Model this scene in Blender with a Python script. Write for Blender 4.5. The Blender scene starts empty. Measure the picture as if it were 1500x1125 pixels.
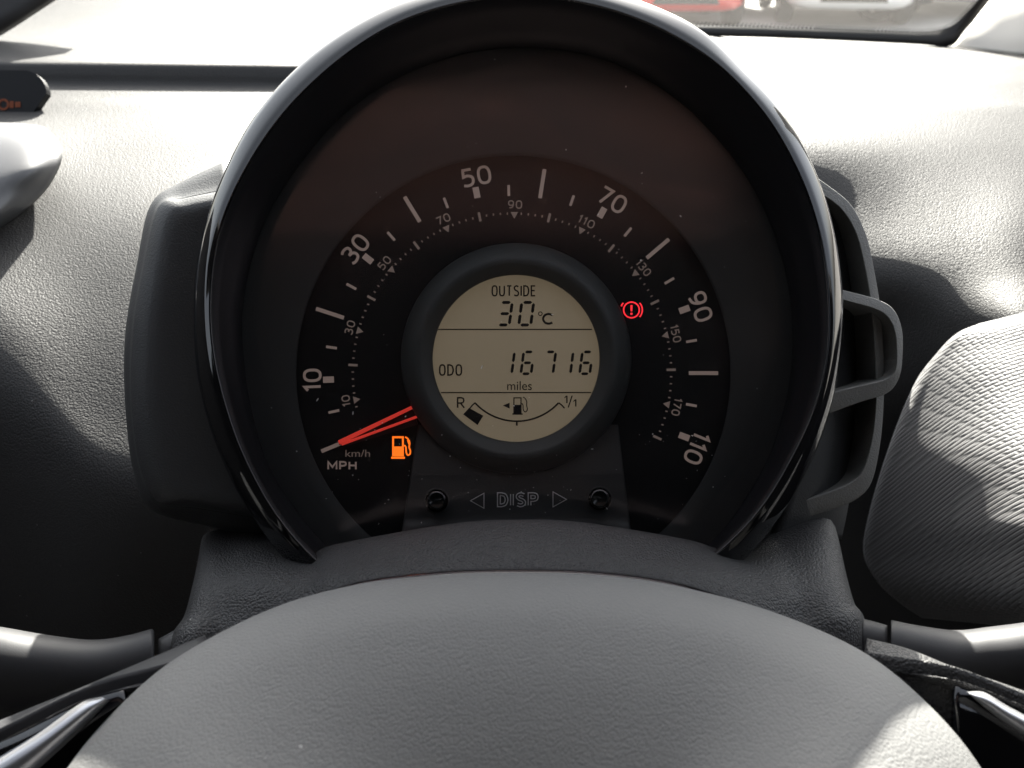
import bpy, math, random
from mathutils import Vector, Matrix, Euler
random.seed(7)
SC = bpy.context.scene
COL = SC.collection

# ------------------------------------------------------------------ camera
F = 1150.0                       # focal length in photo pixels (photo 1500 x 1125)
PITCH = math.radians(30)
CAM = Vector((0, 0, 1.10))
AX = Vector((0, math.cos(PITCH), -math.sin(PITCH)))
UP = Vector((0, math.sin(PITCH), math.cos(PITCH)))
cam_data = bpy.data.cameras.new('camera')
cam_data.sensor_width = 36
cam_data.lens = 36 * F / 1500
cam_data.clip_start = 0.01
cam_data.clip_end = 3000
cam_data.dof.use_dof = True
cam_data.dof.focus_distance = 0.285
cam_data.dof.aperture_fstop = 19
cam = bpy.data.objects.new('camera', cam_data)
cam.location = CAM
cam.rotation_euler = (math.radians(90) - PITCH, 0, 0)
COL.objects.link(cam)
SC.camera = cam

# ------------------------------------------------------------------ sky and sun
SUN_EL = math.radians(33)
SUN_AZ = math.radians(1.5)        # to the right of straight ahead (+Y)
world = bpy.data.worlds.new('World')
SC.world = world
world.use_nodes = True
nt = world.node_tree
bg = nt.nodes['Background']
sky = nt.nodes.new('ShaderNodeTexSky')
sky.sky_type = 'NISHITA'
sky.sun_disc = False
sky.sun_elevation = SUN_EL
sky.sun_rotation = SUN_AZ
sky.dust_density = 4.0
hs = nt.nodes.new('ShaderNodeHueSaturation')      # hazy summer sky, less blue
hs.inputs['Saturation'].default_value = 0.4
nt.links.new(sky.outputs[0], hs.inputs['Color'])
nt.links.new(hs.outputs[0], bg.inputs[0])
bg.inputs[1].default_value = 0.07
sun_l = bpy.data.lights.new('sun', 'SUN')
sun_l.energy = 5.0
sun_l.angle = math.radians(0.6)
sun_l.color = (1.0, 0.95, 0.87)
sun = bpy.data.objects.new('sun', sun_l)
sd = Vector((math.sin(SUN_AZ) * math.cos(SUN_EL), math.cos(SUN_AZ) * math.cos(SUN_EL), math.sin(SUN_EL)))
sun.rotation_euler = sd.to_track_quat('Z', 'Y').to_euler()
sun.location = (1, 4, 6)
COL.objects.link(sun)
SC.view_settings.view_transform = 'Standard'
SC.view_settings.look = 'None'
SC.view_settings.exposure = 2.8
SC.view_settings.gamma = 1
SC.render.engine = 'CYCLES'
SC.cycles.use_denoising = True
SC.cycles.max_bounces = 6
SC.cycles.diffuse_bounces = 3
SC.cycles.glossy_bounces = 3
SC.cycles.transparent_max_bounces = 10
SC.cycles.caustics_reflective = False
SC.cycles.caustics_refractive = False
SC.cycles.sample_clamp_indirect = 6

# ------------------------------------------------------------------ materials
def new_mat(name):
    m = bpy.data.materials.new(name)
    m.use_nodes = True
    return m, m.node_tree, m.node_tree.nodes['Principled BSDF']

def plain(name, col, rough=0.5, spec=0.5, metal=0.0, emit=None, es=0.0, coat=0.0):
    m, t, p = new_mat(name)
    p.inputs['Base Color'].default_value = (*col, 1)
    p.inputs['Roughness'].default_value = rough
    p.inputs['Specular IOR Level'].default_value = spec
    p.inputs['Metallic'].default_value = metal
    p.inputs['Coat Weight'].default_value = coat
    if emit:
        p.inputs['Emission Color'].default_value = (*emit, 1)
        p.inputs['Emission Strength'].default_value = es
    return m

def grain(name, col, rough, scale, bump, spec=0.5, fine=0.35, dust=0.0, dist=0.0006):
    """moulded leather-grain plastic: cells plus noise as fine relief, slight dust and sheen variation"""
    m, t, p = new_mat(name)
    L = t.links
    tc = t.nodes.new('ShaderNodeTexCoord')
    nz = t.nodes.new('ShaderNodeTexNoise'); nz.inputs['Scale'].default_value = scale * 0.55
    nz.inputs['Detail'].default_value = 2
    L.new(tc.outputs['Object'], nz.inputs['Vector'])
    mixv = t.nodes.new('ShaderNodeMix'); mixv.data_type = 'VECTOR'
    mixv.inputs['Factor'].default_value = 0.0011 * 600 / scale
    L.new(tc.outputs['Object'], mixv.inputs[4]); L.new(nz.outputs['Color'], mixv.inputs[5])
    vo = t.nodes.new('ShaderNodeTexVoronoi'); vo.feature = 'F1'
    vo.inputs['Scale'].default_value = scale
    L.new(mixv.outputs[1], vo.inputs['Vector'])
    n2 = t.nodes.new('ShaderNodeTexNoise'); n2.inputs['Scale'].default_value = scale * 1.7
    n2.inputs['Detail'].default_value = 3
    L.new(tc.outputs['Object'], n2.inputs['Vector'])
    add = t.nodes.new('ShaderNodeMath'); add.operation = 'MULTIPLY_ADD'
    L.new(n2.outputs['Fac'], add.inputs[0]); add.inputs[1].default_value = fine
    inv = t.nodes.new('ShaderNodeMath'); inv.operation = 'SUBTRACT'; inv.inputs[0].default_value = 1
    L.new(vo.outputs['Distance'], inv.inputs[1])
    L.new(inv.outputs[0], add.inputs[2])
    b = t.nodes.new('ShaderNodeBump'); b.inputs['Strength'].default_value = bump
    b.inputs['Distance'].default_value = dist
    L.new(add.outputs[0], b.inputs['Height']); L.new(b.outputs[0], p.inputs['Normal'])
    n3 = t.nodes.new('ShaderNodeTexNoise'); n3.inputs['Scale'].default_value = 14
    n3.inputs['Detail'].default_value = 6; n3.inputs['Roughness'].default_value = 0.7
    L.new(tc.outputs['Object'], n3.inputs['Vector'])
    mr = t.nodes.new('ShaderNodeMapRange'); mr.inputs[1].default_value = 0.3; mr.inputs[2].default_value = 0.75
    mr.inputs[3].default_value = max(0.05, rough - 0.06); mr.inputs[4].default_value = rough + 0.07
    L.new(n3.outputs['Fac'], mr.inputs[0]); L.new(mr.outputs[0], p.inputs['Roughness'])
    mc = t.nodes.new('ShaderNodeMix'); mc.data_type = 'RGBA'
    mc.inputs[6].default_value = (*col, 1)
    mc.inputs[7].default_value = (*(c * 1.25 + 0.004 * (1 + 6 * dust) for c in col), 1)
    L.new(n3.outputs['Fac'], mc.inputs[0]); L.new(mc.outputs[2], p.inputs['Base Color'])
    if dust > 0:      # settled dust specks
        v2 = t.nodes.new('ShaderNodeTexVoronoi'); v2.inputs['Scale'].default_value = 190
        L.new(mixv.outputs[1], v2.inputs['Vector'])
        sx = t.nodes.new('ShaderNodeSeparateColor'); L.new(v2.outputs['Color'], sx.inputs[0])
        rad = t.nodes.new('ShaderNodeMapRange'); rad.inputs[1].default_value = 1 - .35 * dust; rad.inputs[2].default_value = 1.0
        rad.inputs[3].default_value = 0.0; rad.inputs[4].default_value = 0.085
        L.new(sx.outputs[0], rad.inputs[0])
        lt = t.nodes.new('ShaderNodeMath'); lt.operation = 'LESS_THAN'
        L.new(v2.outputs['Distance'], lt.inputs[0]); L.new(rad.outputs[0], lt.inputs[1])
        ms = t.nodes.new('ShaderNodeMix'); ms.data_type = 'RGBA'; ms.inputs[7].default_value = (.32, .32, .31, 1)
        L.new(lt.outputs[0], ms.inputs[0]); L.new(mc.outputs[2], ms.inputs[6]); L.new(ms.outputs[2], p.inputs['Base Color'])
    p.inputs['Specular IOR Level'].default_value = spec
    return m

def sheet_glass(name, tint, refl_rough, ior=1.45, boost=1.0, rc=(1, 1, 1)):
    """thin clear pane: straight-through light plus Fresnel reflection"""
    m, t, p = new_mat(name)
    t.nodes.remove(p)
    out = t.nodes['Material Output']
    tr = t.nodes.new('ShaderNodeBsdfTransparent'); tr.inputs[0].default_value = (*tint, 1)
    gl = t.nodes.new('ShaderNodeBsdfGlossy'); gl.inputs['Roughness'].default_value = refl_rough; gl.inputs[0].default_value = (*rc, 1)
    fr = t.nodes.new('ShaderNodeFresnel'); fr.inputs[0].default_value = ior
    mu = t.nodes.new('ShaderNodeMath'); mu.operation = 'MULTIPLY'; mu.inputs[1].default_value = boost
    mx = t.nodes.new('ShaderNodeMixShader')
    t.links.new(fr.outputs[0], mu.inputs[0]); t.links.new(mu.outputs[0], mx.inputs[0])
    t.links.new(tr.outputs[0], mx.inputs[1]); t.links.new(gl.outputs[0], mx.inputs[2])
    t.links.new(mx.outputs[0], out.inputs[0])
    return m

def cloth(name):
    """woven trim cloth: rows of short staggered dashes, fine relief"""
    m, t, p = new_mat(name)
    L = t.links
    uv = t.nodes.new('ShaderNodeUVMap'); uv.uv_map = 'UVMap'
    br = t.nodes.new('ShaderNodeTexBrick')
    br.inputs['Scale'].default_value = 1
    br.inputs['Mortar Size'].default_value = 0.13
    br.inputs['Mortar Smooth'].default_value = 1.0
    br.inputs['Brick Width'].default_value = 0.75
    br.inputs['Row Height'].default_value = 0.42
    L.new(uv.outputs[0], br.inputs['Vector'])
    inv = t.nodes.new('ShaderNodeMath'); inv.operation = 'SUBTRACT'; inv.inputs[0].default_value = 1
    L.new(br.outputs['Fac'], inv.inputs[1])
    nz = t.nodes.new('ShaderNodeTexNoise'); nz.inputs['Scale'].default_value = 6
    L.new(uv.outputs[0], nz.inputs['Vector'])
    ad = t.nodes.new('ShaderNodeMath'); ad.operation = 'MULTIPLY_ADD'; ad.inputs[1].default_value = 0.5
    L.new(nz.outputs['Fac'], ad.inputs[0]); L.new(inv.outputs[0], ad.inputs[2])
    b = t.nodes.new('ShaderNodeBump'); b.inputs['Strength'].default_value = 0.6
    b.inputs['Distance'].default_value = 0.0006
    L.new(ad.outputs[0], b.inputs['Height']); L.new(b.outputs[0], p.inputs['Normal'])
    p.inputs['Base Color'].default_value = (0.085, 0.083, 0.085, 1)
    p.inputs['Roughness'].default_value = 0.6
    p.inputs['Sheen Weight'].default_value = 0.3
    return m

M = {}
M['dash'] = grain('dash_grain', (0.030, 0.0293, 0.029), 0.58, 1000, 0.5, spec=0.26, dust=0.2, dist=0.0006)
M['dash_face'] = grain('dash_face_grain', (0.03, 0.03, 0.032), 0.6, 800, 0.3)
M['wing'] = grain('wing_grain', (0.022, 0.0225, 0.023), 0.5, 1500, 0.3, dist=0.0003)
M['bracket'] = grain('bracket_grain', (0.15, 0.148, 0.138), 0.5, 1500, 0.4, dust=0.6, dist=0.0003)  # dusty plastic, colour also lightened to stand in for light on the frames
M['shroud'] = grain('shroud_grain', (0.023, 0.0226, 0.023), 0.5, 1300, 0.9, dust=0.5, dist=0.0004)
M['hub'] = grain('hub_grain', (0.132, 0.1325, 0.131), 0.6, 1300, 0.36, 0.35, dust=0.4, dist=0.0004)
M['stalk'] = grain('stalk_satin', (0.032, 0.032, 0.034), 0.5, 2500, 0.08, spec=0.25, dist=0.0002)
M['gloss'] = plain('gloss_black', (0.006, 0.006, 0.0075), 0.07, 0.6, coat=0.3)
M['lip'] = plain('piano_black', (0.005, 0.005, 0.006), 0.05, 0.5)
M['lip'].node_tree.nodes['Principled BSDF'].inputs['IOR'].default_value = 1.6
M['tube'] = plain('satin_black', (0.006, 0.0065, 0.0078), 0.5, 0.2)
M['plate'] = grain('dial_plate', (0.030, 0.0318, 0.0325), 0.55, 3000, 0.1, dist=0.0002, spec=0.3)
M['black'] = plain('dial_black', (0.008, 0.0088, 0.0098), 0.65, 0.2)
M['console'] = grain('console_grain', (0.036, 0.0365, 0.037), 0.5, 2600, 0.3, dist=0.0002)
M['collar'] = grain('collar_grain', (0.040, 0.043, 0.043), 0.48, 2600, 0.3, dist=0.0002)
M['void'] = plain('void_black', (0.006, 0.006, 0.006), 0.8, 0.1)
M['print'] = plain('print_white', (0.42, 0.37, 0.33), 0.6, 0.2, emit=(0.62, 0.43, 0.36), es=0.022)
M['print_dim'] = plain('print_grey', (0.22, 0.19, 0.17), 0.6, 0.2, emit=(0.62, 0.45, 0.38), es=0.017)
M['lcd'] = plain('lcd_ground', (0.31, 0.275, 0.205), 0.5, 0.3, emit=(0.95, 0.74, 0.47), es=0.016)
M['seg'] = plain('lcd_segment', (0.018, 0.016, 0.016), 0.6, 0.2)
M['red'] = plain('lamp_red', (0.5, 0.02, 0.02), 0.5, 0.3, emit=(1.0, 0.035, 0.05), es=0.17)
M['amber'] = plain('lamp_amber', (0.5, 0.15, 0.02), 0.5, 0.3, emit=(1.0, 0.17, 0.012), es=0.19)
M['needle_red'] = plain('needle_red', (0.62, 0.06, 0.045), 0.35, 0.4, emit=(1.0, 0.06, 0.04), es=0.06)
M['needle_dark'] = plain('needle_core', (0.03, 0.008, 0.008), 0.4, 0.4)
M['silver'] = plain('silver_paint', (0.62, 0.62, 0.64), 0.28, 0.5, metal=0.85)
M['vent'] = plain('satin_silver', (0.11, 0.11, 0.113), 0.46, 0.5, metal=0.3)
M['engrave'] = plain('engraved_grey', (0.8, 0.8, 0.79), 0.45, 0.5)
M['engrave_dark'] = plain('engraved_fill', (0.05, 0.05, 0.05), 0.5, 0.4)
M['button'] = plain('button_black', (0.006, 0.006, 0.006), 0.18, 0.6)
M['dust'] = plain('dust_white', (0.6, 0.6, 0.58), 0.9, 0.1)
M['lens'] = sheet_glass('dial_lens', (0.93, 0.93, 0.93), 0.15, 1.5, 2.4, (1, .80, .76))
t = M['lens'].node_tree              # wipe smears on the lens
sn = t.nodes.new('ShaderNodeTexNoise'); sn.inputs['Scale'].default_value = 30; sn.inputs['Detail'].default_value = 5; sn.inputs['Distortion'].default_value = 1.2
stc = t.nodes.new('ShaderNodeTexCoord'); smp = t.nodes.new('ShaderNodeMapping'); smp.inputs['Scale'].default_value = (.35, 1, 1)
sr = t.nodes.new('ShaderNodeMapRange'); sr.inputs[1].default_value = .3; sr.inputs[2].default_value = .7; sr.inputs[3].default_value = .07; sr.inputs[4].default_value = .24
t.links.new(stc.outputs['Object'], smp.inputs[0]); t.links.new(smp.outputs[0], sn.inputs['Vector']); t.links.new(sn.outputs['Fac'], sr.inputs[0])
for n_ in t.nodes:
    if n_.type == 'BSDF_GLOSSY': t.links.new(sr.outputs[0], n_.inputs['Roughness'])
M['screen_glass'] = sheet_glass('windscreen_glass', (0.93, 0.95, 0.94), 0.0, 1.35, 0.8)
t = M['screen_glass'].node_tree      # translucent haze added to the windscreen to wash out the view
dm = t.nodes.new('ShaderNodeMixShader'); dm.inputs[0].default_value = 0.011
dt = t.nodes.new('ShaderNodeBsdfTranslucent'); dt.inputs[0].default_value = (.9, .88, .85, 1)
src = t.nodes['Material Output'].inputs[0].links[0].from_socket
t.links.new(src, dm.inputs[1]); t.links.new(dt.outputs[0], dm.inputs[2]); t.links.new(dm.outputs[0], t.nodes['Material Output'].inputs[0])
M['frit'] = plain('frit_black', (0.012, 0.011, 0.011), 0.45, 0.4)
M['cloth'] = cloth('woven_cloth')
M['pillar'] = plain('pillar_trim', (0.78, 0.74, 0.68), 0.7, 0.3)
M['lining'] = grain('roof_fabric', (0.07, 0.068, 0.066), 0.9, 300, 0.3, spec=0.1)
M['visor'] = grain('reflected_visor', (0.72, 0.50, 0.45), 0.9, 300, 0.3, spec=0.1)  # mauve picked for the warm reflection in the dial lens
M['cabin'] = grain('cabin_trim', (0.03, 0.03, 0.032), 0.75, 300, 0.3, spec=0.2)

# ------------------------------------------------------------------ helpers
def PX(px, py, d):
    """point seen at photo pixel (px, py), d metres along the camera axis"""
    return CAM + AX * d + Vector((1, 0, 0)) * ((px - 750) / F * d) + UP * (-(py - 562.5) / F * d)

D0 = 0.28                 # axis distance of the dial plane
S = D0 / F                # metres per photo pixel in the dial plane
def LP(px, py, z=0.0):
    """same, with z = height above the dial plane in dial pixels"""
    return PX(px, py, D0 - z * S)

def tag(o, label=None, cat=None, group=None, kind=None):
    if label: o['label'] = label
    if cat: o['category'] = cat
    if group: o['group'] = group
    if kind: o['kind'] = kind
    return o

def thing(name, loc, label, cat, group=None, rot=(0, 0, 0)):
    o = bpy.data.objects.new(name, None)
    o.empty_display_size = 0.05
    COL.objects.link(o)
    o.location = loc
    o.rotation_euler = rot
    return tag(o, label, cat, group)

WM = {}
def wmat(o):
    m = Matrix.LocRotScale(o.location, o.rotation_euler, o.scale)
    return wmat(o.parent) @ m if o.parent else m

def obj(name, verts, faces, mat, parent=None, smooth=True, uv=None):
    verts = [Vector(v) for v in verts]
    me = bpy.data.meshes.new(name)
    if parent:
        inv = wmat(parent).inverted()
        org = sum(verts, Vector()) / max(1, len(verts))
        loc = inv @ org
        R = inv.to_3x3()
        loc_v = [R @ (v - org) for v in verts]
    else:
        xs = [v.x for v in verts]; ys = [v.y for v in verts]; zs = [v.z for v in verts]
        loc = Vector(((min(xs) + max(xs)) / 2, (min(ys) + max(ys)) / 2, min(zs)))
        loc_v = [v - loc for v in verts]
    me.from_pydata(loc_v, [], faces)
    if smooth:
        for p in me.polygons: p.use_smooth = True
    if uv:
        l = me.uv_layers.new(name='UVMap')
        for p in me.polygons:
            for li in p.loop_indices:
                l.data[li].uv = uv[me.loops[li].vertex_index]
    me.materials.append(M[mat] if isinstance(mat, str) else mat)
    me.validate(); me.update()
    o = bpy.data.objects.new(name, me)
    COL.objects.link(o)
    o.location = loc
    if parent: o.parent = parent
    return o

def fix_normals(o):
    import bmesh
    bm = bmesh.new(); bm.from_mesh(o.data)
    bmesh.ops.recalc_face_normals(bm, faces=bm.faces)
    bm.to_mesh(o.data); bm.free()
    return o

def solid(o, t, off=-1):
    m = o.modifiers.new('thickness', 'SOLIDIFY'); m.thickness = t; m.offset = off
    return o

def bevel(o, w, seg=2, ang=35):
    m = o.modifiers.new('bevel', 'BEVEL'); m.width = w; m.segments = seg
    m.limit_method = 'ANGLE'; m.angle_limit = math.radians(ang)
    return o

def cr(p0, p1, p2, p3, t):
    return tuple(0.5 * (2 * b + (c - a) * t + (2 * a - 5 * b + 4 * c - d) * t * t + (3 * b - a - 3 * c + d) * t ** 3)
                 for a, b, c, d in zip(p0, p1, p2, p3))

def spline(pts, n):
    """n steps per span through every point"""
    out = []
    k = len(pts)
    for i in range(k - 1):
        p0 = pts[i - 1] if i else tuple(2 * a - b for a, b in zip(pts[0], pts[1]))
        p3 = pts[i + 2] if i + 2 < k else tuple(2 * a - b for a, b in zip(pts[-1], pts[-2]))
        for j in range(n):
            out.append(cr(p0, pts[i], pts[i + 1], p3, j / n))
    out.append(tuple(pts[-1]))
    return out

def grid_faces(nr, nc, close=False):
    f = []
    for r in range(nr - 1):
        for c in range(nc - 1 if not close else nc):
            c2 = (c + 1) % nc
            f.append((r * nc + c, r * nc + c2, (r + 1) * nc + c2, (r + 1) * nc + c))
    return f

def patch(name, rows, mat, parent=None, nu=6, nv=6, conv=PX, thick=None, uvs=None):
    """smooth surface through rows of (px, py, depth)"""
    rows = [spline(r, nu) for r in rows]
    cols = [spline([r[c] for r in rows], nv) for c in range(len(rows[0]))]
    nr, nc = len(cols[0]), len(cols)
    V = [conv(*cols[c][r]) for r in range(nr) for c in range(nc)]
    uv = None
    if uvs:
        uv = []
        for r in range(nr):
            for c in range(nc):
                p = V[r * nc + c]
                uv.append(uvs(p))
    o = obj(name, V, grid_faces(nr, nc), mat, parent, uv=uv)
    # face towards the camera
    me = o.data
    me.update()
    mid = me.polygons[len(me.polygons) // 2]
    mw = wmat(o)
    if (mw.to_3x3() @ mid.normal).dot(CAM - mw @ mid.center) < 0:
        me.flip_normals()
    if thick: solid(o, thick)
    return o

def poly_plate(name, pts, z, mat, parent, th=0.0, conv=LP, smooth=False):
    """flat polygon at dial height z with sides th deep"""
    n = len(pts)
    V = [conv(x, y, z) for x, y in pts]
    Fc = [tuple(range(n))]
    if th:
        # straight back, same true size
        def back(v): return v + AX * (th * S)
        V += [back(v) for v in V]
        Fc += [(i, (i + 1) % n, n + (i + 1) % n, n + i) for i in range(n)]
    o = obj(name, V, Fc, mat, parent, smooth)
    fix = o.data
    if th: fix_normals(o)
    mw = wmat(o)
    fix.update()
    if (mw.to_3x3() @ fix.polygons[0].normal).dot(-AX) < 0:
        fix.flip_normals()
    return o

def lathe(name, cx, cy, prof, mat, parent, seg=96, a0=0, a1=360):
    """ring around the apparent centre (cx, cy); prof = [(apparent radius, z)]"""
    full = abs(a1 - a0) >= 359.9
    n = seg if full else seg + 1
    V = []
    for r, z in prof:
        for i in range(n):
            a = math.radians(a0 + (a1 - a0) * i / seg)
            V.append(LP(cx + r * math.cos(a), cy - r * math.sin(a), z))
    return fix_normals(obj(name, V, grid_faces(len(prof), n, full), mat, parent))

def disc(name, cx, cy, r, z, mat, parent, th=2, seg=64):
    return poly_plate(name, [(cx + r * math.cos(2 * math.pi * i / seg), cy - r * math.sin(2 * math.pi * i / seg))
                             for i in range(seg)], z, mat, parent, th)

def text_mesh(s, off=0.0):
    """flat outline of a string in the built-in font, capital height 1, centred: verts, faces"""
    cu = bpy.data.curves.new('t', 'FONT')
    cu.body = s; cu.size = 1; cu.offset = off; cu.resolution_u = 5
    o = bpy.data.objects.new('t', cu)
    COL.objects.link(o)
    bpy.context.view_layer.update()
    dg = bpy.context.evaluated_depsgraph_get()
    me = bpy.data.meshes.new_from_object(o.evaluated_get(dg))
    V = [(v.co.x, v.co.y) for v in me.vertices]
    Fc = [tuple(p.vertices) for p in me.polygons]
    bpy.data.objects.remove(o); bpy.data.curves.remove(cu); bpy.data.meshes.remove(me)
    x0, x1 = min(v[0] for v in V), max(v[0] for v in V)
    return V, Fc, x0, x1, min(v[1] for v in V), max(v[1] for v in V)

TC = {}
def text(name, s, cx, cy, w, h, z, mat, parent, rot=0.0, off=0.0):
    """string fitted to w x h photo pixels, centred on (cx, cy); rot in degrees counter-clockwise"""
    if (s, off) not in TC: TC[(s, off)] = text_mesh(s, off)
    V, Fc, x0, x1, y0, y1 = TC[(s, off)]
    c, sn = math.cos(math.radians(rot)), math.sin(math.radians(rot))
    P = []
    for x, y in V:
        u = ((x - x0) / (x1 - x0) - 0.5) * w
        v = ((y - y0) / (y1 - y0) - 0.5) * h
        P.append(LP(cx + u * c - v * sn, cy - (u * sn + v * c), z))
    return obj(name, P, Fc, mat, parent, False)

def ribbon(pts, w, closed=False):
    """2-D band of width w along a polyline: verts, faces"""
    n = len(pts)
    V, Fc = [], []
    for i in range(n):
        a = pts[(i - 1) % n] if closed or i else pts[i]
        b = pts[(i + 1) % n] if closed or i < n - 1 else pts[i]
        dx, dy = b[0] - a[0], b[1] - a[1]
        l = math.hypot(dx, dy) or 1
        k = 1.0
        if a != pts[i] and b != pts[i]:
            e0 = (pts[i][0] - a[0], pts[i][1] - a[1]); l0 = math.hypot(*e0) or 1
            t_ = (e0[0] * dx + e0[1] * dy) / (l0 * l)
            e1 = (b[0] - pts[i][0], b[1] - pts[i][1]); l1 = math.hypot(*e1) or 1
            bx, by = e0[0] / l0 + e1[0] / l1, e0[1] / l0 + e1[1] / l1
            lb = math.hypot(bx, by) or 1
            dx, dy, l = bx / lb, by / lb, 1.0
            k = min(2.2, 1 / max(.3, (e0[0] * dx + e0[1] * dy) / l0))
        nx, ny = -dy / l * w / 2 * k, dx / l * w / 2 * k
        V += [(pts[i][0] + nx, pts[i][1] + ny), (pts[i][0] - nx, pts[i][1] - ny)]
    for i in range(n if closed else n - 1):
        j = (i + 1) % n
        Fc.append((2 * i, 2 * i + 1, 2 * j + 1, 2 * j))
    return V, Fc

def flat(name, parts, z, mat, parent):
    """several 2-D (verts, faces) shapes as one print at dial height z"""
    V, Fc = [], []
    for v, f in parts:
        b = len(V)
        V += [LP(x, y, z) for x, y in v]
        Fc += [tuple(i + b for i in q) for q in f]
    return obj(name, V, Fc, mat, parent, False)

def _sp(*p): return spline(list(p), 5)
def _oval(cx, cy, rx, ry, e=.8, n=28):
    o = []
    for i in range(n):
        c, q = math.cos(2 * math.pi * i / n), math.sin(2 * math.pi * i / n)
        o.append((cx + rx * math.copysign(abs(c) ** e, c), cy + ry * math.copysign(abs(q) ** e, q)))
    return o
GL = {   # stroke lettering: (width, [(polyline, closed)])
 '0': (.64, [(_oval(.32, .5, .32, .5), True)]), 'O': (.60, [(_oval(.30, .5, .30, .5, .7), True)]),
 '1': (.24, [([(0, .80), (.22, 1.0), (.22, 0)], False)]),
 '3': (.60, [(_sp((.02, .91), (.15, .99), (.33, 1), (.52, .92), (.56, .76), (.47, .60), (.24, .545)), False), (_sp((.24, .545), (.50, .47), (.60, .28), (.53, .08), (.31, 0), (.13, .01), (0, .09)), False)]),
 '5': (.58, [([(.54, 1), (.08, 1), (.05, .57)] + _sp((.05, .57), (.29, .62), (.53, .51), (.58, .30), (.49, .08), (.27, 0), (.01, .04))[1:], False)]),
 '7': (.58, [([(0, 1), (.58, 1), (.20, 0)], False)]),
 '9': (.60, [(_oval(.30, .69, .29, .31, .85), True), (_sp((.59, .70), (.57, .42), (.42, .12), (.12, 0)), False)]),
 'U': (.58, [([(0, 1)] + _sp((0, .32), (.07, .08), (.29, 0), (.51, .08), (.58, .32)) + [(.58, 1)], False)]),
 'T': (.56, [([(0, 1), (.56, 1)], False), ([(.28, .98), (.28, 0)], False)]),
 'S': (.54, [(_sp((.52, .91), (.30, 1), (.08, .92), (.03, .74), (.16, .57), (.40, .46), (.54, .28), (.47, .08), (.25, 0), (0, .08)), False)]),
 'I': (.0, [([(0, 1), (0, 0)], False)]),
 'D': (.60, [([(0, 0), (0, 1)] + _sp((.22, 1), (.48, .88), (.60, .5), (.48, .12), (.22, 0)), True)]),
 'E': (.48, [([(.48, 1), (0, 1), (0, 0), (.48, 0)], False), ([(.02, .52), (.42, .52)], False)]),
 'M': (.80, [([(0, 0), (0, 1), (.40, .30), (.80, 1), (.80, 0)], False)]),
 'P': (.56, [([(0, 0), (0, 1)] + _sp((.30, 1), (.50, .93), (.56, .74), (.50, .55), (.30, .47)) + [(.02, .47)], False)]),
 'H': (.62, [([(0, 0), (0, 1)], False), ([(.62, 0), (.62, 1)], False), ([(.02, .52), (.60, .52)], False)]),
 'R': (.58, [([(0, 0), (0, 1)] + _sp((.30, 1), (.50, .93), (.56, .74), (.50, .55), (.30, .47)) + [(.02, .47)], False), ([(.28, .46), (.60, 0)], False)]),
 'C': (.56, [(_sp((.55, .88), (.33, 1), (.10, .86), (0, .5), (.10, .14), (.33, 0), (.55, .12)), False)])}
def lettering(name, s_, cx, cy, w, h, sw, z, mat, parent, rot=0.0, gap=.34):
    """stroke-drawn string fitted to w x h photo pixels"""
    tot = sum(GL[c][0] for c in s_) + gap * (len(s_) - 1)
    kx = (w - sw) / tot if tot else 1
    ky = h - sw
    ca, sa = math.cos(math.radians(rot)), math.sin(math.radians(rot))
    shapes, x0 = [], -(w - sw) / 2
    for c in s_:
        for pl, cl in GL[c][1]:
            pts = [(x0 + u * kx, (v - .5) * ky) for u, v in pl]
            v2, f2 = ribbon(pts, sw, cl)
            shapes.append(([(cx + u * ca - v * sa, cy - (u * sa + v * ca)) for u, v in v2], f2))
        x0 += (GL[c][0] + gap) * kx
    V, Fc = [], []
    for i, (v, f) in enumerate(shapes):
        b = len(V)
        V += [LP(x, y, z + .06 * (i % 3)) for x, y in v]
        Fc += [tuple(q + b for q in t_) for t_ in f]
    return obj(name, V, Fc, mat, parent, False)

def quad(*p): return (list(p), [tuple(range(len(p)))])
def circ(cx, cy, r, a0=0, a1=360, n=32):
    return [(cx + r * math.cos(math.radians(a0 + (a1 - a0) * i / n)), cy - r * math.sin(math.radians(a0 + (a1 - a0) * i / n)))
            for i in range(n + 1)]

# ================================================================== SETTING
def box(name, x0, x1, y0, y1, z0, z1, mat, parent=None):
    V = [(x, y, z) for z in (z0, z1) for y in (y0, y1) for x in (x0, x1)]
    Fc = [(0, 2, 3, 1), (4, 5, 7, 6), (0, 1, 5, 4), (2, 6, 7, 3), (0, 4, 6, 2), (1, 3, 7, 5)]
    return obj(name, V, Fc, mat, parent, False)

m, t, p = new_mat('asphalt')
nz = t.nodes.new('ShaderNodeTexNoise'); nz.inputs['Scale'].default_value = 3; nz.inputs['Detail'].default_value = 8
cp = t.nodes.new('ShaderNodeValToRGB')
cp.color_ramp.elements[0].color = (0.16, 0.155, 0.145, 1); cp.color_ramp.elements[1].color = (0.30, 0.29, 0.27, 1)
tc = t.nodes.new('ShaderNodeTexCoord')
t.links.new(tc.outputs['Object'], nz.inputs['Vector']); t.links.new(nz.outputs['Fac'], cp.inputs[0])
t.links.new(cp.outputs[0], p.inputs['Base Color']); p.inputs['Roughness'].default_value = 0.9
M['ground'] = m
tag(obj('ground', [(-800, -800, 0), (800, -800, 0), (800, 800, 0), (-800, 800, 0)], [(0, 1, 2, 3)], 'ground', None, False), kind='structure')

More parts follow.
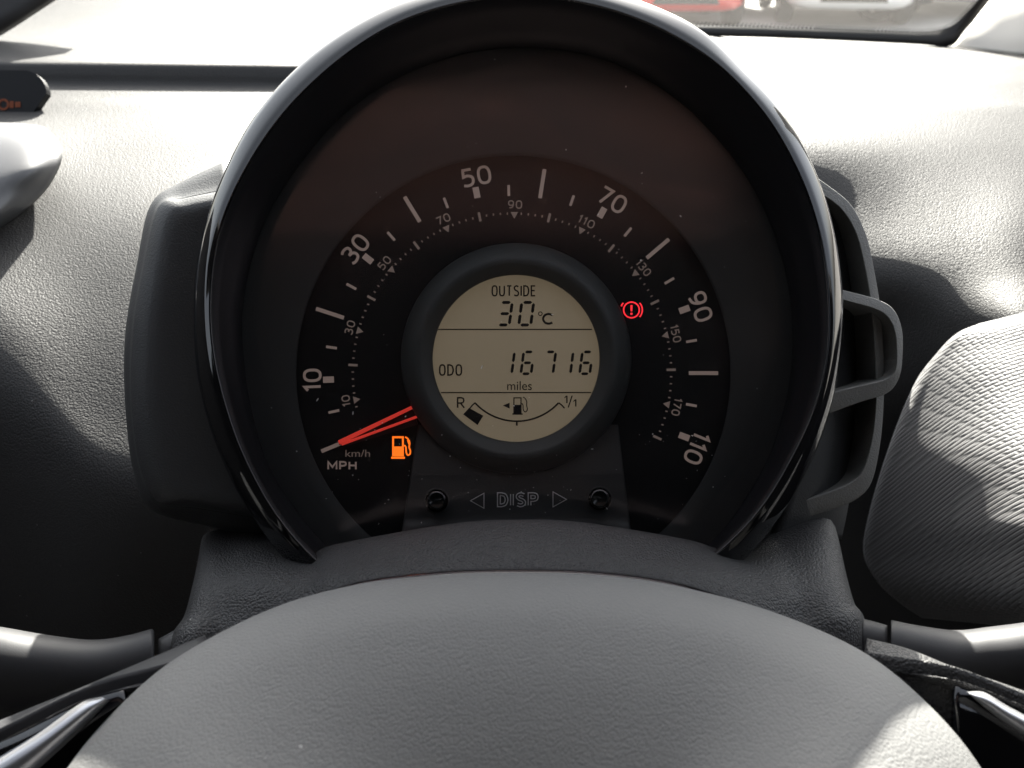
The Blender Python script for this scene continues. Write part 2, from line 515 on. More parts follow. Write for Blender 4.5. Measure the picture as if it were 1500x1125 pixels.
# unseen cabin, walls raised past the windows to cut light; shows in glossy trim
tag(box('cabin_floor', -1.05, 0.42, -1.9, 0.55, 0.26, 0.30, 'cabin'), kind='structure')
tag(box('bulkhead', -1.05, 0.42, 0.80, 0.84, 0.30, 0.90, 'cabin'), kind='structure')
tag(box('raised_rear_wall', -1.05, 0.42, -1.94, -1.90, 0.30, 1.40, 'cabin'), kind='structure')
tag(box('passenger_door', -1.09, -1.05, -1.9, 0.84, 0.26, 1.18, 'cabin'), kind='structure')
tag(box('side_blocker', -1.09, -1.05, -1.9, -0.35, 1.182, 1.42, 'cabin'), kind='structure')
dd = tag(box('driver_door', 0.42, 0.46, -1.9, 0.84, 0.26, 0.93, 'cabin'), kind='structure')
box('sill_blocker', 0.415, 0.455, -1.9, 0.15, 0.932, 1.22, 'cabin', dd)  # opaque box added across the side window to cut light
box('quarter_blocker', 0.413, 0.453, -1.9, -0.35, 1.222, 1.42, 'cabin', dd)
seat = thing('added_seat', (0, -0.42, 0.30), 'unseen black driver seat added to block rear light', 'seat')
bevel(box('backrest', -0.27, 0.27, -0.55, -0.40, 0.55, 1.14, 'cabin', seat), 0.05, 4)  # unseen seat, added to block light from the rear window
bevel(box('head_restraint', -0.13, 0.13, -0.56, -0.46, 1.16, 1.32, 'cabin', seat), 0.035, 4)
bevel(box('cushion', -0.26, 0.26, -0.38, 0.02, 0.32, 0.56, 'cabin', seat), 0.05, 4)
rl = thing('roof', (-0.3, -0.9, 1.42), None, None); rl['kind'] = 'structure'
rows = []
for y in (-1.9, -1.3, -0.7, -0.2, 0.11):
    rows.append([(x, y, 1.36 + 0.07 * math.sin(math.pi * (x + 1.07) / 1.5) + 0.03 * math.sin(math.pi * (y + 2) / 2.2)) for x in (-1.07, -0.7, -0.3, 0.1, 0.43)])
solid(patch('roof_lining', rows, 'lining', rl, conv=lambda x, y, z: Vector((x, y, z))), 0.03, 1)
# ================================================================== DASHBOARD
dash = thing('dashboard', (0, 0.5, 0.6), 'black grained plastic dashboard spreading behind the speedometer', 'dashboard')
XL = [-420, -200, 0, 150, 300, 430, 560]
def left_row(py, d, dx=0.0, tilt=0.0):
    return [(x, py + tilt * (x / 400.0), d) for x in XL]
XR = [750, 950, 1060, 1150, 1220, 1300, 1400, 1500, 1600, 1800]
LROW = [(-120, 1.02), (-60, .93), (0, .84), (40, .77), (70, .70), (82, .672), (88, .657), (93, .651), (106, .650), (119, .6505), (125, .646), (138, .628),
        (160, .597), (220, .54), (320, .47), (420, .42), (520, .387), (620, .372), (750, .388), (900, .43), (1100, .50), (1300, .56)]
RROW = [(51, .97), (54, .95), (58, .92), (64, .88), (72, .83), (80, .79), (88, .76), (96, .735), (106, .71), (119, .68), (130, .66), (145, .635),
        (165, .605), (220, .55), (310, .49), (400, .456), (480, .475), (580, .49), (720, .54), (900, .58), (1100, .6), (1300, .58)]
rows = []
for i, ((py, d), (qy, e)) in enumerate(zip(LROW, RROW)):
    r = []
    for x in XL:
        sh = {-420: -160, -200: -110, 0: -35, 150: 85, 300: 90}.get(x, 90) * min(1, max(0, (py - 320) / 200.0)) * (1 if py < 700 else max(0, 1 - (py - 700) / 500.0))
        fl = {-420: .65, -200: .65, 0: .74, 150: .95}.get(x, 1.0)
        w_ = min(1, max(0, (py - 160) / 60.0))
        d2 = d + ((.46 + (d - .46) * fl) - d) * w_
        r.append((x, py + 4 * (x / 400.0) * (1 if py < 200 else 0) + sh, d2))
    for x in XR:
        k = min(1, max(0, (x - 640) / 460.0)); k = k * k * (3 - 2 * k)
        yy = qy + (max(0, x - 1040) * 0.033 if i < 7 else 0) * (1 - i / 7 if i < 7 else 0)
        e2 = e + {1060: .05, 1150: .055, 1220: .045, 1300: .028, 1400: .01, 1500: .0, 1600: .0, 1800: .0}.get(x, .03) * min(1, max(0, (qy - 120) / 200.0))
        if x >= 1400 and 400 < qy < 700: e2 -= (.045 if qy < 500 else .035) * (1.0 if x > 1400 else .6)
        fl = {1060: .55, 1150: .55, 1220: .6, 1300: .7, 1400: .85}.get(x, 1.0)
        e2 += ((.53 + (e2 - .53) * fl) - e2) * min(1, max(0, (qy - 145) / 60.0))
        r.append((x, py + (yy - py) * k, d + (e2 - d) * k))
    rows.append(r)
dp = patch('dash_panel', rows, 'dash', dash, nu=8, nv=8, thick=0.004)

# ================================================================== WINDSCREEN
ws = thing('windscreen', PX(750, 40, 0.98), 'clear windscreen with black dotted border above the dashboard', 'windscreen')
def ws_pt(x, top):   # plane of the glass
    return x
base = [(-1.03, 1.15, .96), (-.7, 1.25, .96), (-.3, 1.29, .96), (.1, 1.27, .96), (.40, 1.22, .96), (.66, 1.12, .96)]
top = [(-.93, .12, 1.41), (-.7, .17, 1.44), (-.3, .19, 1.46), (.1, .18, 1.45), (.30, .16, 1.44), (.50, .12, 1.42)]
FR_IN = [(960, 35, .94), (1040, 37, .935), (1120, 39, .93), (1200, 42, .92), (1290, 45, .91), (1350, 47, .90), (1378, 44, .895), (1400, 34, .885), (1420, 14, .87), (1440, -8, .85), (1475, -50, .82), (1560, -150, .75)]
FR_OUT = [(960, 50, .94), (1040, 52, .935), (1120, 54, .93), (1200, 57, .92), (1290, 61, .91), (1350, 64, .90), (1393, 67, .895), (1412, 46, .885), (1432, 22, .87), (1453, -5, .85), (1490, -50, .82), (1580, -150, .75)]
solid(patch('border', [FR_OUT, FR_IN], 'frit', ws, nu=6, nv=1), 0.002)
# dotted fade of the border
V, Fc = [], []
fi = spline(FR_IN, 40)
L = 0; last = None; pts = []
acc = 0
for q in fi:
    if last:
        acc += math.hypot(q[0] - last[0], q[1] - last[1])
        if acc > 4.2:
            acc = 0; pts.append((q, last))
    last = q
for k, (q, l) in enumerate(pts):
    dx, dy = q[0] - l[0], q[1] - l[1]; h = math.hypot(dx, dy) or 1
    nx, ny = dy / h, -dx / h
    for row, (o_, r_) in enumerate(((0.3, 1.7), (3.6, 1.1))):
        cx, cy = q[0] + nx * o_ + (dx / h * 2.1 if row else 0), q[1] + ny * o_ + (dy / h * 2.1 if row else 0)
        b = len(V)
        V += [PX(cx + r_ * math.cos(a * math.pi / 3), cy + r_ * math.sin(a * math.pi / 3), q[2] - 0.001) for a in range(6)]
        Fc.append(tuple(range(b, b + 6)))
tag(obj('border_dots', V, Fc, 'frit', ws, False), kind='stuff')
gl = patch('glass', [base, [tuple(a + (b - a) * .5 + (0.03 if i == 2 else 0) for i, (a, b) in enumerate(zip(p, q))) for p, q in zip(base, top)], top],
           'screen_glass', ws, nu=5, nv=5, conv=lambda x, y, z: Vector((x, y, z)))

pil = thing('windscreen_pillar', PX(1450, 70, .8), 'pale beige windscreen pillar trim above the dashboard end', 'pillar')
patch('pillar_trim', [[(1394, 68, .91), (1440, 74, .86), (1510, 82, .80), (1640, 90, .72)],
                      [(1415, 46, .89), (1460, 45, .84), (1530, 48, .78), (1660, 50, .70)],
                      [(1455, -5, .86), (1500, -12, .81), (1570, -20, .75), (1700, -30, .68)],
                      [(1585, -150, .76), (1640, -160, .71), (1720, -180, .66), (1850, -200, .60)],
                      [(1900, -520, .55), (1980, -540, .52), (2080, -560, .50), (2200, -600, .46)]], 'pillar', pil, thick=0.012)

# dark slanting corner of a holder standing on the far dashboard top
hold = thing('dashboard_holder', PX(-40, 40, .70), 'black slanted holder on the dashboard top above the clock', 'holder')
patch('plate', [[(-260, 190, .70), (-120, 110, .71), (0, 40, .72), (66, -2, .73), (150, -60, .74)],
                [(-330, 60, .70), (-190, 0, .71), (-60, -60, .72), (20, -100, .73), (90, -150, .74)],
                [(-420, -80, .72), (-280, -130, .72), (-130, -190, .73), (-60, -220, .74), (10, -260, .74)]], 'frit', hold, thick=0.01)

# ================================================================== INSTRUMENT CLUSTER
clus = thing('instrument_cluster', LP(755, 815, -60), 'round speedometer pod with glossy black rim and central display', 'speedometer')
CXB, CYB = 757.0, 473.0
def polar(pts):
    d = sorted((math.degrees(math.atan2(-(y - CYB), x - CXB)) % 360 if math.degrees(math.atan2(-(y - CYB), x - CXB)) > -80 or True else 0,
                math.hypot(x - CXB, y - CYB)) for x, y in pts)
    d = [((a if a < 265 else a - 360), r) for a, r in d]
    return sorted(d)
def interp(d, a):
    if a <= d[0][0]: return d[0][1]
    for (a0, r0), (a1, r1) in zip(d, d[1:]):
        if a <= a1:
            t_ = (a - a0) / (a1 - a0); t_ = t_ * t_ * (3 - 2 * t_) * .4 + t_ * .6
            return r0 + (r1 - r0) * t_
    return d[-1][1]
OUT = polar([(414, 819), (389, 784), (360, 742), (322, 666), (299, 598), (286, 528), (284, 464), (287, 393), (297, 339), (314, 285),
             (337, 234), (359, 191), (404, 130), (512, 40), (588, 0), (760, -33), (930, -2), (1037, 48), (1085, 100), (1122, 134), (1159, 182),
             (1196, 253), (1218, 319), (1232, 400), (1236, 480), (1231, 528), (1215, 605), (1193, 666), (1170, 714), (1132, 771), (1094, 818)])
INN = polar([(482, 805), (434, 746), (390, 678), (376, 630), (366, 586), (357, 522), (354, 480), (368, 385), (394, 311), (414, 277), (448, 231),
             (490, 180), (600, 106), (790, 70), (900, 92), (1000, 153), (1051, 205), (1085, 247), (1108, 282), (1122, 313), (1150, 395), (1161, 480), (1161, 528), (1154, 576),
             (1143, 618), (1132, 659), (1106, 707), (1041, 797)])
CRE = polar([(458, 816), (408, 758), (366, 685), (331, 592), (315, 528), (309, 436), (325, 328), (371, 231), (405, 180), (460, 120), (600, 26), (760, -5),
             (1000, 60), (1051, 94), (1094, 137), (1125, 174), (1159, 233), (1193, 316), (1212, 430), (1212, 512), (1193, 598), (1158, 672), (1116, 742), (1058, 803)])
def smooth_curve(d, n=240, a0=-52, a1=232):
    v = [interp(d, a0 + (a1 - a0) * i / n) for i in range(n + 1)]
    for _ in range(14):
        v = [v[0]] + [(v[i - 1] + 2 * v[i] + v[i + 1]) / 4 for i in range(1, n)] + [v[-1]]
    return v
NB = 240
rin, rcr, rou = smooth_curve(INN), smooth_curve(CRE), smooth_curve(OUT)
ang = [math.radians(-52 + 284 * i / NB) for i in range(NB + 1)]
def ring_rows(fn_rows):
    V = []
    for fr in fn_rows:
        for i, a in enumerate(ang):
            r, z = fr(rin[i], rcr[i], rou[i])
            V.append(LP(CXB + r * math.cos(a), CYB - r * math.sin(a), z))
    return V, grid_faces(len(fn_rows), NB + 1)
def orient(o, ref):
    fix_normals(o)
    return o
V, Fc = ring_rows([lambda i, c, o: (i + 1, -30), lambda i, c, o: (i, 10), lambda i, c, o: (i + .35 * (c - i), 42), lambda i, c, o: (i + .7 * (c - i), 74),
                   lambda i, c, o: (c - 4, 97), lambda i, c, o: (c - 1.2, 99)])
orient(obj('inner_wall', V, Fc, 'gloss_in' if 'gloss_in' in M else 'tube', clus), None)
V, Fc = ring_rows([lambda i, c, o: (c - 1.4, 96), lambda i, c, o: (c - .6, 101), lambda i, c, o: (c + 1.5, 102), lambda i, c, o: (c + 3.0, 100.5),
                   lambda i, c, o: (c + .2 * (o - c) + 2, 100), lambda i, c, o: (c + .42 * (o - c) + 1, 96), lambda i, c, o: (c + .62 * (o - c), 91), lambda i, c, o: (c + .82 * (o - c), 84), lambda i, c, o: (o - 1.2, 77), lambda i, c, o: (o - .2, 71),
                   lambda i, c, o: (o * .995, 66), lambda i, c, o: (o * .975, 30), lambda i, c, o: (o * .93, -40), lambda i, c, o: (o * .80, -230)])
orient(obj('bezel', V, Fc, 'lip', clus), None)
M['tube'].node_tree.nodes['Principled BSDF'].inputs['Roughness'].default_value = 0.42
# back of the pod
disc('pod_back', CXB, 490, 400, -232, 'wing', clus, 6)
# dial plates
def clipdisc(cx, cy, r, ymax, n=128):
    out = []
    for i in range(n):
        a = 2 * math.pi * i / n
        x, y = cx + r * math.cos(a), cy - r * math.sin(a)
        if y > ymax:
            k = (ymax - cy) / (y - cy); x, y = cx + (x - cx) * k, ymax
        out.append((x, y))
    return out
V = []
for kk, z in ((1.0, 2), (.75, 1), (.4, -2), (.04, -7), (0.0, -9), (0.0, -28)):
    for i in range(240):
        a = math.radians(-90 + 360 * i / 240)
        ad = -90 + 360 * i / 240
        R_ = rin[min(NB, max(0, round((ad + 52) / 284 * NB)))] + 2
        ox, oy = CXB + R_ * math.cos(a), min(826, CYB - R_ * math.sin(a))
        ix, iy = 752 + 318 * math.cos(a), min(824, 546 - 318 * math.sin(a))
        V.append(LP(ix + (ox - ix) * kk, iy + (oy - iy) * kk, z))
face = fix_normals(obj('dial_face', V, grid_faces(6, 240, True), 'plate', clus))
inner = poly_plate('dial_disc', clipdisc(752, 546, 318, 828), -26, 'black', clus, 3)
TZ = -25.3
CX0, CY0 = 750.0, 546.0
def th_mph(v): return math.radians(202.4 - 2.025 * v)
def radial(a, r): return (CX0 + r * math.cos(a), CY0 - r * math.sin(a))
def tick(a, r0, r1, w, mat, name='tick_mark'):
    tx, ty = -math.sin(a), -math.cos(a)
    p0, p1 = radial(a, r0), radial(a, r1)
    return flat(name, [quad((p0[0] - tx * w / 2, p0[1] - ty * w / 2), (p0[0] + tx * w / 2, p0[1] + ty * w / 2),
                            (p1[0] + tx * w / 2, p1[1] + ty * w / 2), (p1[0] - tx * w / 2, p1[1] - ty * w / 2))], TZ, mat, inner)
for v in range(0, 111, 5):
    a = th_mph(v)
    if v % 20 == 0: tick(a, 259, 302, 5.6, 'print')
    elif v % 10 == 0: tick(a, 261, 277, 9.2, 'print')
    elif v: tick(a, 259, 275, 3.8, 'print')
for v, w in ((10, 34), (30, 43), (50, 44), (70, 43), (90, 44), (110, 48)):
    a = th_mph(v) - (math.radians(.8) if v > 40 else 0) - (math.radians(1) if v == 110 else 0)
    x, y = radial(a, 292.5)
    lettering('numeral', str(v), x, y, w, 27.5, 4.0, TZ, 'print', inner, math.degrees(a) - 90)
def th_kmh(k): return math.radians(202.4 - 2.025 * k / 1.60934)
for k in range(8, 181, 2):
    a = th_kmh(k)
    if k % 20 == 0: tick(a, 226.5, 240, 3.6, 'print_dim')
    elif k % 10 == 0 and k % 20:
        c = radial(a, 225.5)
        tx, ty = -math.sin(a), -math.cos(a)
        b = radial(a, 235.5)
        flat('pointer_mark', [quad(c, (b[0] + tx * 5.5, b[1] + ty * 5.5), (b[0] - tx * 5.5, b[1] - ty * 5.5))], TZ, 'print_dim', inner)
        x, y = radial(a - math.radians(.2), 246.5)
        lettering('numeral', str(k), x, y, 17 if k < 30 else (21 if k < 100 else 26), 12.5, 1.9, TZ, 'print_dim', inner, math.degrees(a) - 90)
    else: tick(a, 231.5, 235, 2.0, 'print_dim', 'dot_mark')
lettering('unit_lettering', 'MPH', 501, 682, 43, 13.5, 2.6, TZ, 'print', inner)
text('unit_lettering', 'km/h', 524, 664, 36, 10.5, TZ, 'print_dim', inner, 0, 0.0)
# warning lamps -- brake
c = (925, 454)
flat('brake_warning_lamp', [ribbon(circ(925, 454, 11.5)[:-1], 2.1, True), ribbon(circ(925.5, 454, 15.4, -42, 42, 12), 2.0),
                            ribbon(circ(924.5, 454, 15.4, 138, 160, 6), 2.2), quad((923.4, 447), (926.6, 447), (926.2, 456), (923.8, 456)),
                            quad((923.5, 458.2), (926.5, 458.2), (926.5, 461.2), (923.5, 461.2))], TZ, 'red', inner)
# fuel
flat('fuel_warning_lamp', [quad((573, 669), (593, 669), (593, 672), (573, 672)), quad((574.5, 654), (591.5, 654), (591.5, 668.5), (574.5, 668.5)),
                           quad((574.5, 639), (577.2, 639), (577.2, 654), (574.5, 654)), quad((588.8, 639), (591.5, 639), (591.5, 654), (588.8, 654)),
                           quad((577.2, 639), (588.8, 639), (588.8, 642), (577.2, 642)),
                           ribbon(spline([(592, 652), (594.5, 655), (595, 662), (597, 666.5), (600.5, 665), (601, 660), (599.3, 655), (600, 649), (597.5, 643), (593.5, 640)], 4), 2.3),
                           quad((596, 645), (600.5, 645), (601, 651), (598.3, 651))], TZ, 'amber', inner)
# needle
nd = thing_needle = poly_plate('needle', [(604, 596), (612, 622), (512, 652), (497, 652), (495, 646)], -16, 'needle_dark', clus, 3)
def bar(name, a, b, w0, w1, z, mat, par, th=5):
    dx, dy = b[0] - a[0], b[1] - a[1]; l = math.hypot(dx, dy); nx, ny = -dy / l, dx / l
    o = poly_plate(name, [(a[0] + nx * w0 / 2, a[1] + ny * w0 / 2), (a[0] - nx * w0 / 2, a[1] - ny * w0 / 2),
                          (b[0] - nx * w1 / 2, b[1] - ny * w1 / 2), (b[0] + nx * w1 / 2, b[1] + ny * w1 / 2)], z, mat, par, th)
    return bevel(o, 0.0002)
bar('edge', (606, 595.5), (496, 648.5), 4.8, 6.6, -12, 'needle_red', nd)
bar('edge', (612, 610), (500, 651), 3.8, 4.0, -12.6, 'needle_red', nd)
# console panel with the buttons
rows = []
for y, z in ((622, -23), (650, -20), (690, -13.5), (705, -13), (752, -11), (768, -6), (782, 8), (795, 24), (812, 36)):
    k = (y - 640) / 150.0
    xl, xr = 612 - 22 * k, 905 + 17 * k
    rows.append([(xl, y, z - 12), (xl + 2, y, z - 1), (xl + 10, y, z), (755, y, z), (xr - 10, y, z), (xr - 2, y, z - 1), (xr, y, z - 12)])
con = patch('console_panel', rows, 'console', clus, nu=4, nv=4, conv=LP)
# collar and display
lathe('display_collar', 756, 525, [(169, -15), (168.5, -8), (167, -5), (150, 8), (143, 11), (138, 9), (126, -2), (123, -4), (122.3, -7), (122, -18)], 'collar', clus)
lcd = disc('display', 754.5, 523, 126, -16, 'lcd', clus, 2, 80)
LZ = -15.2
def chord(y, x0, x1): return flat('divider_line', [quad((x0, y - .8), (x1, y - .8), (x1, y + .8), (x0, y + .8))], LZ, 'seg', lcd)
chord(482.5, 640, 867); chord(575, 646, 866)
lettering('display_lettering', 'OUTSIDE', 752.5, 426, 65, 16.5, 2.1, LZ, 'seg', lcd)
lettering('display_lettering', 'ODO', 660, 542, 34, 17, 2.2, LZ, 'seg', lcd)
text('display_lettering', 'miles', 761, 565, 36, 13, LZ, 'seg', lcd, 0, 0.0)
lettering('display_lettering', 'R', 675, 590, 11.5, 17, 2.2, LZ, 'seg', lcd)
for ox, oy, hh in ((829.5, 579.5, 11), (842.5, 585, 10.5)):
    flat('display_lettering', [quad((ox, oy), (ox + 1.9, oy), (ox + 1.9, oy + hh), (ox, oy + hh)), quad((ox - 2.6, oy + 2.4), (ox, oy), (ox, oy + 2), (ox - 2.6, oy + 4))], LZ, 'seg', lcd)
flat('display_lettering', [quad((837.2, 579.5), (839, 579.5), (833.2, 597), (831.4, 597))], LZ, 'seg', lcd)
lettering('display_lettering', 'C', 802.5, 467, 17, 17.5, 3.2, LZ, 'seg', lcd)
flat('display_lettering', [ribbon(circ(791.5, 459.5, 2.7, n=14)[:-1], 1.3, True)], LZ, 'seg', lcd)
SEG = {'0': 'abcdef', '1': 'bc', '3': 'abgcd', '6': 'afgedc', '7': 'abc'}
def seg7(ch, x, y, w, h, s, sl):
    """digit with lower-left at (x, y+h); sl = slant"""
    g = 0.9
    def P(u, v): return (x + u + sl * (h - v), y + v)
    def hor(v, up):
        return quad(*[P(*q) for q in ((g + s * .3, v), (g + s * .8, v - s / 2), (w - g - s * .8, v - s / 2), (w - g - s * .3, v), (w - g - s * .8, v + s / 2), (g + s * .8, v + s / 2))])
    def ver(u, v0, v1):
        return quad(*[P(*q) for q in ((u, v0 + g), (u + s / 2, v0 + g + s * .5), (u + s / 2, v1 - g - s * .5), (u, v1 - g), (u - s / 2, v1 - g - s * .5), (u - s / 2, v0 + g + s * .5))])
    A = {'a': hor(0, 1), 'g': hor(h / 2, 0), 'd': hor(h, 0), 'f': ver(0, 0, h / 2), 'b': ver(w, 0, h / 2), 'e': ver(0, h / 2, h), 'c': ver(w, h / 2, h)}
    return flat('display_digit', [A[k] for k in SEG[ch]], LZ, 'seg', lcd)
for ch, x in (('3', 728.5), ('0', 760)): seg7(ch, x, 443, 17.5, 33, 4.4, .13)
for ch, x in (('1', 734.5), ('6', 763), ('7', 795), ('1', 820.5), ('6', 849)): seg7(ch, x, 515.5, 15, 32, 4.0, .13)
flat('fuel_gauge_arc', [ribbon(circ(757, 534, 83, 222.5, 317.5, 40), 2.4), ribbon([(696, 590), (692, 593.5), (687.5, 599)], 2.0),
                        ribbon([(818.5, 590), (823, 593.5), (827, 598)], 2.0), quad((755.7, 617), (758.3, 617), (758.3, 623.5), (755.7, 623.5))], LZ, 'seg', lcd)
flat('fuel_gauge_bar', [quad((687, 597.5), (708, 609), (699.5, 622.5), (678.5, 607))], LZ + .2, 'seg', lcd)
flat('fuel_symbol', [quad((752, 593), (764, 593), (764, 605.5), (752, 605.5)), quad((750.5, 605.5), (765.5, 605.5), (765.5, 607.5), (750.5, 607.5)),
                     quad((752, 582), (753.6, 582), (753.6, 593), (752, 593)), quad((762.4, 582), (764, 582), (764, 593), (762.4, 593)), quad((753.6, 582), (762.4, 582), (762.4, 583.6), (753.6, 583.6)),
                     ribbon(spline([(764, 591), (766, 593), (766.5, 600), (769.5, 603.5), (772.5, 600), (771.5, 594), (771.5, 588), (769, 583.5), (766, 581.5)], 4), 1.4),
                     quad((736.5, 594), (746.5, 590), (746.5, 598.5))], LZ, 'seg', lcd)
# DISP with arrows
CZ = -10.6
def outlined(s, cx, cy, w, h):
    lettering('button_lettering', s, cx, cy, w, h, 5.6, CZ, 'engrave', con, 0, .42)
    lettering('button_lettering', s, cx, cy, w - 3.2, h - 3.2, 2.4, CZ + .9, 'engrave_dark', con, 0, .42)
outlined('DISP', 758.5, 732, 61, 22)
for pts in ([(688, 733.5), (709.5, 721.5), (709.5, 745.5)], [(831, 731.5), (809.5, 719.5), (809.5, 743.5)]):
    cxm = sum(q[0] for q in pts) / 3; cym = sum(q[1] for q in pts) / 3
    flat('arrow_mark', [quad(*pts)], CZ, 'engrave', con)
    flat('arrow_mark', [quad(*[(cxm + (x - cxm) * .84, cym + (y - cym) * .84) for x, y in pts])], CZ + .5, 'engrave_dark', con)
for bx_, by_ in ((639.5, 733), (878.5, 730.5)):
    bt = lathe('button', bx_, by_, [(17, -12.5), (16.8, -9), (15.4, -8.6), (14.8, -11), (14.0, -11), (13.8, 26), (13.2, 29), (11.6, 30.4), (10.8, 30.4), (10, 29.6), (0.1, 29.6)], 'button', clus, 40)
    lathe('surround', bx_, by_, [(18.6, -13), (18.2, -9.5), (17.0, -9.0), (16.6, -12)], 'engrave_dark', bt, 40)
# lens
V = []
NR = 14
for j in range(NR + 1):
    for i in range(NB + 1):
        a = math.radians(-52 + 284 * i / NB)
        r = (rin[i] + 1.5) * j / NR
        y = CYB - r * math.sin(a)
        V.append(LP(CXB + r * math.cos(a), y, 12 + 4 * (1 - (j / NR) ** 2)))
Fc = grid_faces(NR + 1, NB + 1)
# close the wedge below, down to the cowl
b0 = len(V)
for j in range(NR + 1):
    for i in range(13):
        t_ = i / 12
        a = math.radians(232 + 76 * t_)
        rr = (rin[-1] * (1 - t_) + rin[0] * t_ + 1.5)
        lim = (822 - CYB) / max(.2, -math.sin(a))
        r = min(rr, lim) * j / NR
        V.append(LP(CXB + r * math.cos(a), CYB - r * math.sin(a), 12 + 4 * (1 - (j / NR) ** 2)))
Fc += [tuple(q + b0 for q in f) for f in grid_faces(NR + 1, 13)]
lens = obj('lens', V, Fc, 'lens', clus)
# dust on the lens and rim
V, Fc = [], []
for k in range(130):
    if k < 85:
        x, y = random.uniform(440, 1080), 560 + 240 * random.random() ** .6
    else:
        a = random.uniform(0, 2 * math.pi); r = 395 * math.sqrt(random.random()); x, y = CXB + r * math.cos(a), CYB - r * math.sin(a)
    if math.hypot(x - CXB, y - CYB) > 395 or y > 800: continue
    rr = math.hypot(x - CXB, y - CYB) / 405
    z = 12 + 4 * (1 - rr * rr) + .8
    s_ = random.choice((.3, .35, .4, .5, .6, .95)); b = len(V); n = 5; e = random.choice((1, 1.2, 1.5, 2.2, 3.2)); ph = random.uniform(0, 3.14)
    for i in range(n):
        aa = 2 * math.pi * i / n
        u, v = s_ * math.cos(aa) * e, s_ * math.sin(aa)
        V.append(LP(x + u * math.cos(ph) - v * math.sin(ph), y + u * math.sin(ph) + v * math.cos(ph), z))
    Fc.append(tuple(range(b, b + n)))
tag(obj('dust', V, Fc, 'dust', lens, False), kind='stuff')

# left wing of the pod
def true_back(pts, z0, z1):
    k = (F - z0) / (F - z1)
    return [(750 + (x - 750) * k, 562.5 + (y - 562.5) * k, z1) for x, y in pts]
FRN = [(338, 277), (268, 291), (231, 303), (210, 390), (195, 480), (192, 580), (204, 680), (230, 735), (290, 744), (400, 762)]
SIL = [(337, 232), (268, 266), (223, 301), (203, 390), (186, 490), (186, 590), (198, 690), (224, 747), (300, 770), (400, 792)]
INS = [(345, 297), (290, 309), (262, 328), (246, 400), (236, 480), (234, 580), (244, 670), (264, 712), (310, 726), (400, 742)]
CEN = [(368, 330), (356, 370), (342, 420), (336, 450), (333, 500), (337, 560), (350, 620), (364, 660), (384, 700), (404, 735)]
mid = lambda A, B, k: [(a[0] + (b[0] - a[0]) * k, a[1] + (b[1] - a[1]) * k) for a, b in zip(A, B)]
rows = [[(x, y, 24) for x, y in CEN], [(x, y, 30) for x, y in mid(INS, CEN, .15)], [(x, y, 28) for x, y in mid(INS, FRN, .35)], [(x, y, 21) for x, y in mid(INS, FRN, .7)], [(x, y, 10) for x, y in mid(INS, FRN, .95)],
        [(x, y, 4) for x, y in FRN], [(x, y, -4) for x, y in mid(FRN, SIL, .15)], [(x, y, -60) for x, y in SIL], true_back(SIL, -60, -200), true_back(SIL, -60, -420)]
patch('side_wing', rows, 'wing', clus, nu=6, nv=5, conv=LP, thick=0.003)

# right side: wall of the pod and the open mounting frames
rows = []
for y in (300, 340, 390, 460, 540, 620, 690, 745, 790):
    b = -26 * ((y - 540) / 240) ** 2
    rows.append([(1190 + b * 2, y, -20), (1218 + b, y, -40), (1246 + b, y, -70), (1259 + b, y, -120), (1260 + b, y, -150), (1250 + b, y, -175)])
patch('side_wall', rows, 'wing', clus, nu=5, nv=5, conv=LP, thick=0.003)
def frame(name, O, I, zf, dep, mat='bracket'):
    o_, i_ = spline(O, 8), spline(I, 8)
    rows = []
    bev = 2.2
    def lerp(k): return [(a[0] + (b[0] - a[0]) * k, a[1] + (b[1] - a[1]) * k) for a, b in zip(o_, i_)]
    V = []
    sec = [(0.0, -dep), (0.0, -6), (0.06, -4.6), (0.5, -2), (0.94, 0), (1.0, -1.2), (1.0, -dep)]
    for k, dz in sec:
        for x, y in lerp(k):
            kk = (F - zf) / (F - zf - dz)      # walls run straight back
            V.append(LP(750 + (x - 750) * kk, 562.5 + (y - 562.5) * kk, zf + dz))
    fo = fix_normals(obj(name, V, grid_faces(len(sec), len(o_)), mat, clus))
    es_ = fo.modifiers.new('crisp_edges', 'EDGE_SPLIT'); es_.split_angle = math.radians(28)
    return fo
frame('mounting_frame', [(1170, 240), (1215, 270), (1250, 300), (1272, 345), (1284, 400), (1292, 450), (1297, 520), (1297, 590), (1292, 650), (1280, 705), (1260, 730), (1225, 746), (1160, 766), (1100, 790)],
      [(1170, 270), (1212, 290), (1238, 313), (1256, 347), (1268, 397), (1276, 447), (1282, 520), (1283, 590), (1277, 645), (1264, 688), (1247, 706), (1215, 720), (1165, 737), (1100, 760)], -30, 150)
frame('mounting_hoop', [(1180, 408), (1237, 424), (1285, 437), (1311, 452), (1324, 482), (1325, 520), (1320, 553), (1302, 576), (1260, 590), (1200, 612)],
      [(1180, 426), (1237, 440), (1280, 452), (1300, 464), (1311, 486), (1314, 520), (1311, 543), (1297, 555), (1258, 565), (1200, 578)], -5, 140)

